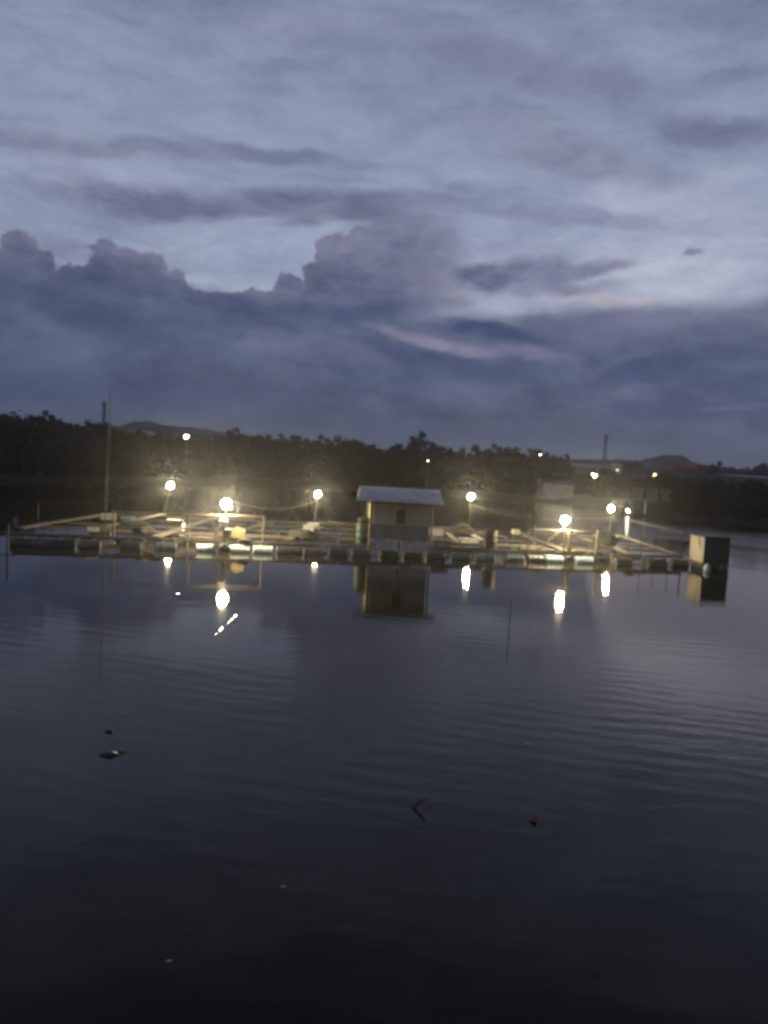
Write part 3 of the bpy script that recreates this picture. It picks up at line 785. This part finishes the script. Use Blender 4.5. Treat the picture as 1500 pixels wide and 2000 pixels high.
L2 = lamp(442, 984, d2, .23, 'brightest lit lamp on a braced post at the raft front above a pail', foot_of(442, 984, d2, -.06), [foot_of(442, 984, d2, -.55), foot_of(442, 984, d2, .0) + Vector((0, .8, 0))], .05)
L3 = lamp(621, 965, d3, .17, 'lit lamp at the back of the raft just left of the hut', foot_of(621, 965, d3, -.15))
L4 = lamp(920, 970, d4, .18, 'lit lamp at the back of the raft just right of the hut', foot_of(920, 970, d4, .0))
L5 = lamp(1104, 1016, d5, .2, 'lit lamp at the raft front on a post with one long slanting brace', foot_of(1104, 1016, d5, .03), [foot_of(1104, 1016, d5, -1.35)], .05)
L6 = lamp(1194, 993, d6, .17, 'smallest lit lamp, at the back right of the raft', foot_of(1194, 993, d6))
def cable(name, a, b_, sag, label, r=.008, mat='cable', n=14, cat='cable'):
    a, b_ = Vector(a), Vector(b_)
    pts = [a.lerp(b_, k / n) - Vector((0, 0, sag * 4 * (k / n) * (1 - k / n))) for k in range(n + 1)]
    tag(MB().tube(pts, r, 6).build(name, W[mat]), label, cat)
cable('power_cable', L2 + Vector((0, 0, .2)), L3 - Vector((0, 0, .35)), .5, 'sagging pale cable from the brightest front lamp to the lamp left of the hut')
cable('power_cable', L5 + Vector((0, 0, .2)), L4 - Vector((0, 0, .45)), .35, 'sagging pale cable from the braced front lamp to the lamp right of the hut')
cable('power_cable', L4 - Vector((0, 0, .5)), L6 - Vector((0, 0, .6)), .3, 'thin cable along the back of the raft between the two right back lamps')
ps = at_d(75, 984, 45)
cable('rope', ps, L1 - Vector((0, 0, .45)), .12, 'thin pale rope running from the leftmost lamp towards the left shore', .009, 'rope', cat='rope')
pb = Vector((ps.x, ps.y, -.4))
tag(MB().tube([pb, ps + Vector((0, 0, .1))], .032, 8).build('mooring_post', W['darkwood']), 'dark post in the water holding the thin rope at the far left', 'post')

# ------------------------------------------------------------------ hut
def hut():
    HR = math.radians(4.0)
    f0, f1 = at_d(721, 1066, 34.6), at_d(836, 1073, 34.6)
    base = Vector(((f0.x + f1.x) / 2, 34.7, ZD + .02)); wd = (f1.x - f0.x); dp = 2.2
    X = Vector((math.cos(HR), math.sin(HR), 0)); Y = Vector((-math.sin(HR), math.cos(HR), 0))
    P = lambda x, y, z: base + X * x + Y * y + Vector((0, 0, z))
    o = empty('floating_hut', base, 'small board hut with a pale sheet roof standing on the raft', 'hut', None, HR)
    hz = 2.0
    zb, zm = .32, 1.05
    def ring(z0, z1, mat, name, grow=0.0):
        for c, sx, sy in ((P(0, .03, (z0 + z1) / 2), wd + grow, .06), (P(0, dp - .03, (z0 + z1) / 2), wd + grow, .06),
                          (P(-wd / 2 + .03, dp / 2, (z0 + z1) / 2), .06, dp - .122), (P(wd / 2 - .03, dp / 2, (z0 + z1) / 2), .06, dp - .122)):
            MB().box(c, (sx, sy, z1 - z0), HR).build(name, mat, o)
    ring(zm, hz + .06, W['wallup'], 'upper_wall'); ring(zb - .02, zm - .004, W['walllow'], 'lower_wall')
    m = MB()
    for k in range(9): m.box(P(-wd / 2 + wd * (k + .5) / 9 + .02 * math.sin(k * 7), -.012, (zm + hz) / 2), (.02, .02, hz - zm - .05), HR)
    m.build('batten', W['wallup'], o)
    # flapping skirt sheets at the foot
    for x0, x1, dz in ((-wd / 2, -.05, .0), (.05, wd / 2 + .02, -.03)):
        m = MB(); n = 10; rows = []
        for k in range(n + 1):
            x = x0 + (x1 - x0) * k / n
            a = P(x, -.05 - .02 * math.sin(k * 1.9), zb + .06 + dz + .03 * math.sin(k * 1.3)); b_ = P(x, -.09 - .03 * math.sin(k * 2.3), -.1 + dz)
            rows.append([m.bm.verts.new(v) for v in (a, b_, b_ + Y * .012, a + Y * .012)])
        for A, B in zip(rows, rows[1:]):
            for q in range(4): m.bm.faces.new((A[q], A[(q + 1) % 4], B[(q + 1) % 4], B[q]))
        m.bm.faces.new(rows[0]); m.bm.faces.new(rows[-1][::-1])
        m.build('skirt_sheet', W['skirt'], o)
    wn = MB().box(P(.02, -.02, 1.42), (.4, .05, .62), HR).build('window', W['darkwood'], o)
    tag(MB().box(P(.02, -.052, 1.42), (.33, .03, .55), HR).build('shutter', W['reds'], wn), 'dark red shutter')
    for x, y in ((-wd / 2 - .02, -.12), (wd / 2 + .1, -.12), (-wd / 2 - .05, dp + .1), (wd / 2 + .05, dp + .1)):
        tag(MB().tube([P(x, y, -.1), P(x, y, 2.02 if y < 0 else 2.6)], .05, 8).build('corner_post', W['bamboo'], o), None)
    # corrugated roof: front eave low, back high
    c0, c1 = at_d(697, 976, 33.9), at_d(868, 985, 33.9)
    e0, e1 = c0.x, c1.x; zf = (c0.z + c1.z) / 2; zr = at_d(783, 953, 37.2).z
    m = MB(); n = 120; rows = []
    for k in range(n + 1):
        x = e0 + (e1 - e0) * k / n; w_ = .022 * math.sin(k * 2 * math.pi / 5)
        yo = math.tan(HR) * (x - base.x)
        pts = []
        for q in range(5):
            f = q / 4; pts.append(Vector((x, 33.9 + 3.3 * f + yo, zf + (zr - zf) * f + w_ - .05 * math.sin(math.pi * f) * (x - base.x) / 4)))
        rows.append([m.bm.verts.new(v) for v in pts] + [m.bm.verts.new(v - Vector((0, 0, .02))) for v in pts[::-1]])
    for A, B in zip(rows, rows[1:]):
        for q in range(10): m.bm.faces.new((A[q], A[(q + 1) % 10], B[(q + 1) % 10], B[q]))
    m.bm.faces.new(rows[0]); m.bm.faces.new(rows[-1][::-1])
    m.build('roof', W['roof'], o, smooth=True)
    for y in (33.95, 35.5, 37.1):
        z = zf + (zr - zf) * (y - 33.9) / 3.3 - .09
        MB().beam((e0 + .05, y + math.tan(HR) * (e0 - base.x), z), (e1 - .05, y + math.tan(HR) * (e1 - base.x), z), .07, .07).build('purlin', W['timber'], o)
    return P, wd
HP, hwd = hut()

# cabin box at the right end, on its own float
def endbox():
    p0 = at_d(1372, 1108, 36.9)
    HR = math.radians(5)
    X = Vector((math.cos(HR), math.sin(HR), 0)); Y = Vector((-math.sin(HR), math.cos(HR), 0))
    base = Vector((p0.x, 36.9, 0)); P = lambda x, y, z: base + X * x + Y * y + Vector((0, 0, z))
    o = empty('feed_box', base, 'box shed at the right raft end, one side toned lit, one toned shaded', 'box shed', None, HR)
    zb, zt = .36, 1.58; w_, dp = 1.28, 1.4
    MB().box(P(w_ / 2, dp / 2, (zb + zt) / 2), (w_ - .06, dp - .06, zt - zb), HR).build('core', W['boxshade'], o)
    tag(MB().box(P(.012, dp / 2, (zb + zt) / 2), (.04, dp, zt - zb - .02), HR).build('side_panel', W['boxlit'], o), 'side panel with lamplight put into its cream tone')
    tag(MB().box(P(w_ / 2 + .02, .012, (zb + zt) / 2), (w_ - .01, .04, zt - zb - .05), HR).build('front_panel', W['boxshade'], o), 'front panel with shade put into its dark tone')
    MB().box(P(w_ / 2, dp / 2, zt + .03), (w_ + .1, dp + .1, .05), HR).build('lid', W['boxshade'], o)
    m = MB()
    for x, y in ((.03, -.015), (w_ - .03, -.015)): m.box(P(x, y, (zb + zt) / 2), (.06, .03, zt - zb), HR)
    m.build('corner_trim', W['darkwood'], o)
    MB().beam(P(-.05, .5, zt - .02), P(-.05, .25, zt - .5), .03, .02).build('stay', W['darkwood'], o)
    MB().box(P(w_ / 2, dp / 2, .3), (w_ + .1, dp + .05, .1), HR).build('base_frame', W['timber'], o)
    for x, mat in ((-.0, 'teal'), (.75, 'black')):
        M_ = Matrix.Translation(P(x + .22, dp / 2 - .2, .08)) @ Matrix.Rotation(HR + math.pi / 2, 4, 'Z') @ Matrix.Rotation(math.pi / 2, 4, 'Y') @ Matrix.Scale(.85 if x else .8, 4)
        MB().lathe([(r, z * 1.9) for r, z in prof], 20, M_).build('float_drum', W[mat], o, smooth=True)
    M_ = Matrix.Translation(P(.1, -.25, -.1))
    MB().lathe([(.0, 0), (.13, 0), (.15, .03), (.15, .36), (.07, .42), (.06, .46), (0, .46)], 16, M_).build('float_bottle', W['paleblue'], o, smooth=True)
endbox()

# ------------------------------------------------------------------ gear lying on the raft
def put(px, t, z=ZD + .075): return rp(s_of(px), t, z)
def barrel(px, t, r, h, mat, label, cat='barrel', p=None):
    p = p or put(px, t)
    pr = [(0, 0), (r * .95, 0), (r, .03), (r * .98, .06), (r * .98, h * .33), (r * 1.03, h * .35), (r * .98, h * .37), (r * .98, h * .64), (r * 1.03, h * .66), (r * .98, h * .68), (r * .98, h - .05), (r, h - .03), (r, h), (r * .93, h), (r * .93, h - .03), (0, h - .03)]
    return tag(MB().lathe(pr, 24, Matrix.Translation(p)).build('barrel', W[mat], smooth=True), label, cat), p
barrel(959, .03, .31, .86, 'rustdrum', 'brown rusty barrel standing on the front of the raft right of the hut')
bb, bp = barrel(706, .02, .29, .95, 'green', 'dark green barrel standing against the left side of the hut')
m = MB().blobby(bp + Vector((.05, 0, 1.06)), (.3, .26, .17), 3, 3, .5)
tag(m.build('cloth_bundle', W['cloth'], smooth=True), 'brown cloth bundle heaped on the dark barrel by the hut', 'bundle')
def pail(p, r, h, mat, label, handle=True):
    o = empty('pail', p, label, 'pail')
    MB().lathe([(0, 0), (r * .8, 0), (r * .83, .02), (r, h - .02), (r * 1.05, h), (r * .94, h), (r * .76, .04), (0, .04)], 20, Matrix.Translation(p)).build('tub', W[mat], o, smooth=True)
    if handle:
        pts = [p + Vector((r * 1.02 * math.cos(a), -.02, h - .04 + r * .35 * math.sin(a))) for a in [math.pi * k / 10 for k in range(11)]]
        MB().tube(pts, .008, 6).build('handle', W['metal'], o)
pail(put(441, .03), .17, .42, 'cream', 'tall cream pail at the foot of the brightest lamp')
def jerry(p, size, mat, label, rz=0.0, cat='jerrycan'):
    o = empty('jerrycan', p, label, cat)
    R = Matrix.Rotation(rz, 3, 'Z')
    MB().box(p + Vector((0, 0, size[2] / 2)), size, rz).build('body', W[mat], o, smooth=False, bevel=.05)
    q = p + R @ Vector((size[0] * .3, 0, size[2]))
    MB().lathe([(.05, -.02), (.05, .05), (.04, .06), (0, .06)], 12, Matrix.Translation(q)).build('cap', W['black'], o)
    MB().tube([p + R @ Vector((-size[0] * .3, 0, size[2] - .02)), p + R @ Vector((-size[0] * .25, 0, size[2] + .09)), p + R @ Vector((.02, 0, size[2] + .09)), p + R @ Vector((.05, 0, size[2] - .02))], .022, 8).build('handle', W[mat], o)
jerry(put(463, .045), (.6, .34, .4), 'yellow', 'yellow plastic tank right of the cream pail', HEAD)
jp = foot_of(442, 984, d2, -.06)
jo = empty('jug', Vector((jp.x + .0, jp.y - .17, 1.22)), 'white plastic jug hung on the post of the brightest lamp', 'jug')
MB().lathe([(0, 0), (.14, 0), (.17, .03), (.18, .25), (.15, .33), (.05, .4), (.05, .44), (0, .44)], 18, Matrix.Translation((jp.x, jp.y - .2, 1.1))).build('body', W['white'], jo, smooth=True)
MB().lathe([(.0, 0), (.06, 0), (.06, .05), (0, .05)], 12, Matrix.Translation((jp.x, jp.y - .2, 1.54))).build('cap', W['blue'], jo)
MB().lathe([(0, .02), (.3, .0), (.5, .1), (.52, .15), (.5, .15), (.3, .06), (0, .06)], 20, Matrix.Translation(put(477, .0, ZD + .02)) @ Matrix.Scale(.62, 4)).build('basin', W['black'], None, smooth=True)
tag(bpy.data.objects['basin'], 'shallow dark basin at the raft edge right of the yellow tank', 'basin')
def foam(p, size, label, rz=0.0, mat='white'):
    o = empty('foam_box', p, label, 'box', 'pale boxes on the raft')
    MB().box(p + Vector((0, 0, size[2] * .42)), (size[0], size[1], size[2] * .84), rz).build('tray', W[mat], o, bevel=.015)
    MB().box(p + Vector((0, 0, size[2] * .93)), (size[0] * 1.05, size[1] * 1.05, size[2] * .13), rz).build('lid', W[mat], o, bevel=.015)
zz = ZD + .05
foam(Vector((*at_z(603, 1026, .8).xy, zz)), (.5, .4, .3), 'white foam box at the foot of the lamp left of the hut, nearer one', .3)
foam(Vector((*at_z(612, 1019, .9).xy, zz)), (.6, .4, .3), 'white foam box at the foot of the lamp left of the hut, farther one', -.1)
foam(Vector((*at_z(852, 1037, .75).xy, zz)), (.7, .5, .35), 'pale box on the raft just right of the hut, at the back', .1, 'slat')
foam(Vector((*at_z(860, 1058, .7).xy, zz)), (.8, .4, .3), 'pale long box on the raft just right of the hut, at the front', .1, 'slat')
foam(Vector((*at_z(1008, 1034, .8).xy, zz)), (.4, .4, .3), 'small pale box at the back end of the plank right of the brown barrel', .2, 'cream')
foam(Vector((*at_z(212, 1004, .8).xy, zz)), (.7, .5, .32), 'pale box at the back left corner of the raft', .2, 'slat')
foam(Vector((*at_z(182, 1030, .7).xy, zz)), (.5, .3, .2), 'pale flat box near the left front corner of the raft', .3, 'slat')
foam(Vector((*at_z(915, 1052, .7).xy, zz)), (.9, .5, .2), 'low pale box in the middle of the raft left of the brown barrel', .15, 'slat')
def heap(px, py, z, size, label, seed, mat='net'):
    p = at_z(px, py, z)
    m = MB().blobby(Vector((p.x, p.y, ZD + size[2] * .6)), size, seed, 3, .45)
    tag(m.build('net_heap', W[mat], smooth=True), label, 'net')
heap(1178, 1052, .85, (.55, .5, .45), 'dark heap of netting left of the smallest lamp foot', 1)
heap(1190, 1050, .8, (.5, .45, .32), 'low dark heap of netting beside the smallest lamp', 2)
heap(262, 1012, .8, (.8, .5, .14), 'grey heap of netting between the two left planks', 5)
heap(282, 1030, .75, (.5, .4, .2), 'small grey heap of netting right of the second plank', 6)
heap(592, 1040, .7, (.8, .5, .24), 'dark green heap of netting on the raft left of the hut', 7)
heap(905, 1034, .75, (.7, .45, .28), 'brown heap of netting at the foot of the lamp right of the hut', 8, 'cloth')
# arched basket frame over that heap
p = at_z(905, 1032, .75)
m = MB()
for k in range(3):
    m.tube([Vector((p.x - .75 + 1.5 * j / 10, p.y - .3 + .3 * k, ZD + .05 + .5 * math.sin(math.pi * j / 10))) for j in range(11)], .02, 6)
tag(m.build('hoop_frame', W['bamboo']), 'bent hoop frame arching over the brown netting right of the hut', 'frame')
pail(Vector((*at_z(943, 1054, .8).xy, zz)), .2, .3, 'white', 'white tub on the plank just left of the brown barrel', False)
# loose boards leaning and lying about
def board(a, b_, w_, label, t=.035, mat='plank'):
    tag(MB().beam(a, b_, w_, t).build('board', W[mat]), label, 'board')
A_ = at_z(1176, 1066, ZD + .11); B_ = at_z(1207, 1045, ZD + .12)
board(A_, B_, .35, 'loose grey board lying across the raft below the smallest lamp')
A_ = at_z(975, 1047, ZD + .12); B_ = at_z(990, 1051, ZD + .12); board(A_, B_, .2, 'short loose board just right of the brown barrel')
board(rp(s_of(1020), .12, ZD + .1), rp(s_of(1062), .1, ZD + .11), .25, 'loose board near the front lamp with the slanting brace')
# tall thin pole at the left
pp = rp(s_of(206), -.01, 0)
tag(MB().tube([pp + Vector((0, 0, -.6)), pp + Vector((.01, 0, 3)), pp + Vector((.05, 0, 6.7))], .028, 8, r2=.018).build('mooring_pole', W['darkwood']), 'very tall thin pole standing in the water at the left end of the raft', 'pole')
def stake(px, py, h, r, label, lean=0.0):
    p = at_z(px, py, 0)
    tag(MB().tube([p + Vector((0, 0, -.5)), p + Vector((lean, 0, h))], r, 8, r2=r * .7).build('stake', W['darkwood']), label, 'stake')
stake(994, 1230, .92, .013, 'thin dark stake standing alone in the water below the brown barrel')
stake(14, 1078, 1.1, .05, 'dark stake in the water at the left edge of the frame', .02)
# ropes from the raft's left end
cable('rope', rp(0, .02, .5), at_d(-60, 1036, 32), .02, 'dark upper mooring rope running out of frame from the left end of the raft', .03, 'darkwood', cat='rope')
for px, z in ((283, .5), (344, .5), (368, .55), (1192, .55), (1258, .5), (1253, .5)):
    p = rp(s_of(px), -.015)
    MB().tube([Vector((p.x, p.y, z)), Vector((p.x + .02, p.y - .05, -.2))], .04, 6).build('tie_rope', W['rope'], raft)

# ------------------------------------------------------------------ floating odds and ends
def lump(px, py, size, seed, label, mat='black', rz=0.0, name='floating_debris', zc=0.0):
    p = at_z(px, py, 0)
    tag(MB().blobby((p.x, p.y, zc), size, seed, 2, .5, rz).build(name, W[mat], smooth=True), label, 'debris')
lump(213, 1474, (.14, .08, .045), 3, 'dark flat lump floating at the lower left, larger part of a pair', rz=.2)
lump(233, 1470, (.09, .06, .03), 4, 'smaller dark lump floating against the larger one at the lower left', 'cloth', .5)
lump(213, 1429, (.07, .05, .04), 5, 'small dark lump floating just above the pair at the lower left')
p0, p1 = at_z(806, 1578, 0), None
p1 = p0 + Vector((.17, .0, .14))
tag(MB().tube([p0 - Vector((.03, 0, .03)), p0.lerp(p1, .5) + Vector((0, 0, .008)), p1], .018, 8, r2=.012).build('floating_stick', W['darkwood']), 'dark stick poking out of the water below the middle of the frame', 'stick')
p = at_z(1038, 1604, 0)
m = MB().hull([p + Vector(v) for v in ((-.08, 0, -.02), (.06, .03, -.02), (.07, -.04, -.02), (.05, 0, .075))], [(0, 1, 2), (0, 3, 1), (1, 3, 2), (2, 3, 0)])
tag(m.build('floating_scrap', W['reds']), 'small dark red scrap floating at the lower right', 'debris')
for px, py, s, lb in [(247, 1397, .05, 'tiny pale scrap floating above the dark lumps at the lower left'), (1065, 1447, .05, 'brightest tiny pale scrap floating at the right of the lower water'),
                      (1029, 1455, .055, 'tiny pale scrap floating left of the brightest one'), (1030, 1368, .03, 'tiny pale speck on the rippled water at the right'), (435, 1616, .02, 'tiny pale speck on the dark water at the lower left centre'),
                      (330, 1878, .03, 'pale scrap on the darkest water at the bottom left'), (553, 1733, .03, 'faint thin scrap on the dark water at the bottom centre')]:
    lump(px, py, (s, s * .35, s * .25), px, lb, 'white', .3, 'floating_scrap', .004)

# ------------------------------------------------------------------ thin damp evening air
hm = bpy.data.materials.new('damp_air'); hm.use_nodes = True
hm.node_tree.nodes.remove(hm.node_tree.nodes['Principled BSDF'])
pv = hm.node_tree.nodes.new('ShaderNodeVolumePrincipled')
pv.inputs['Color'].default_value = (.86, .88, .92, 1); pv.inputs['Density'].default_value = HAZE; pv.inputs['Anisotropy'].default_value = .9
hm.node_tree.links.new(pv.outputs[0], hm.node_tree.nodes['Material Output'].inputs['Volume'])
tag(MB().box((0, 650, 8.5), (3200, 1900, 20)).build('haze', hm), 'thin damp evening haze over the water', kind='stuff')
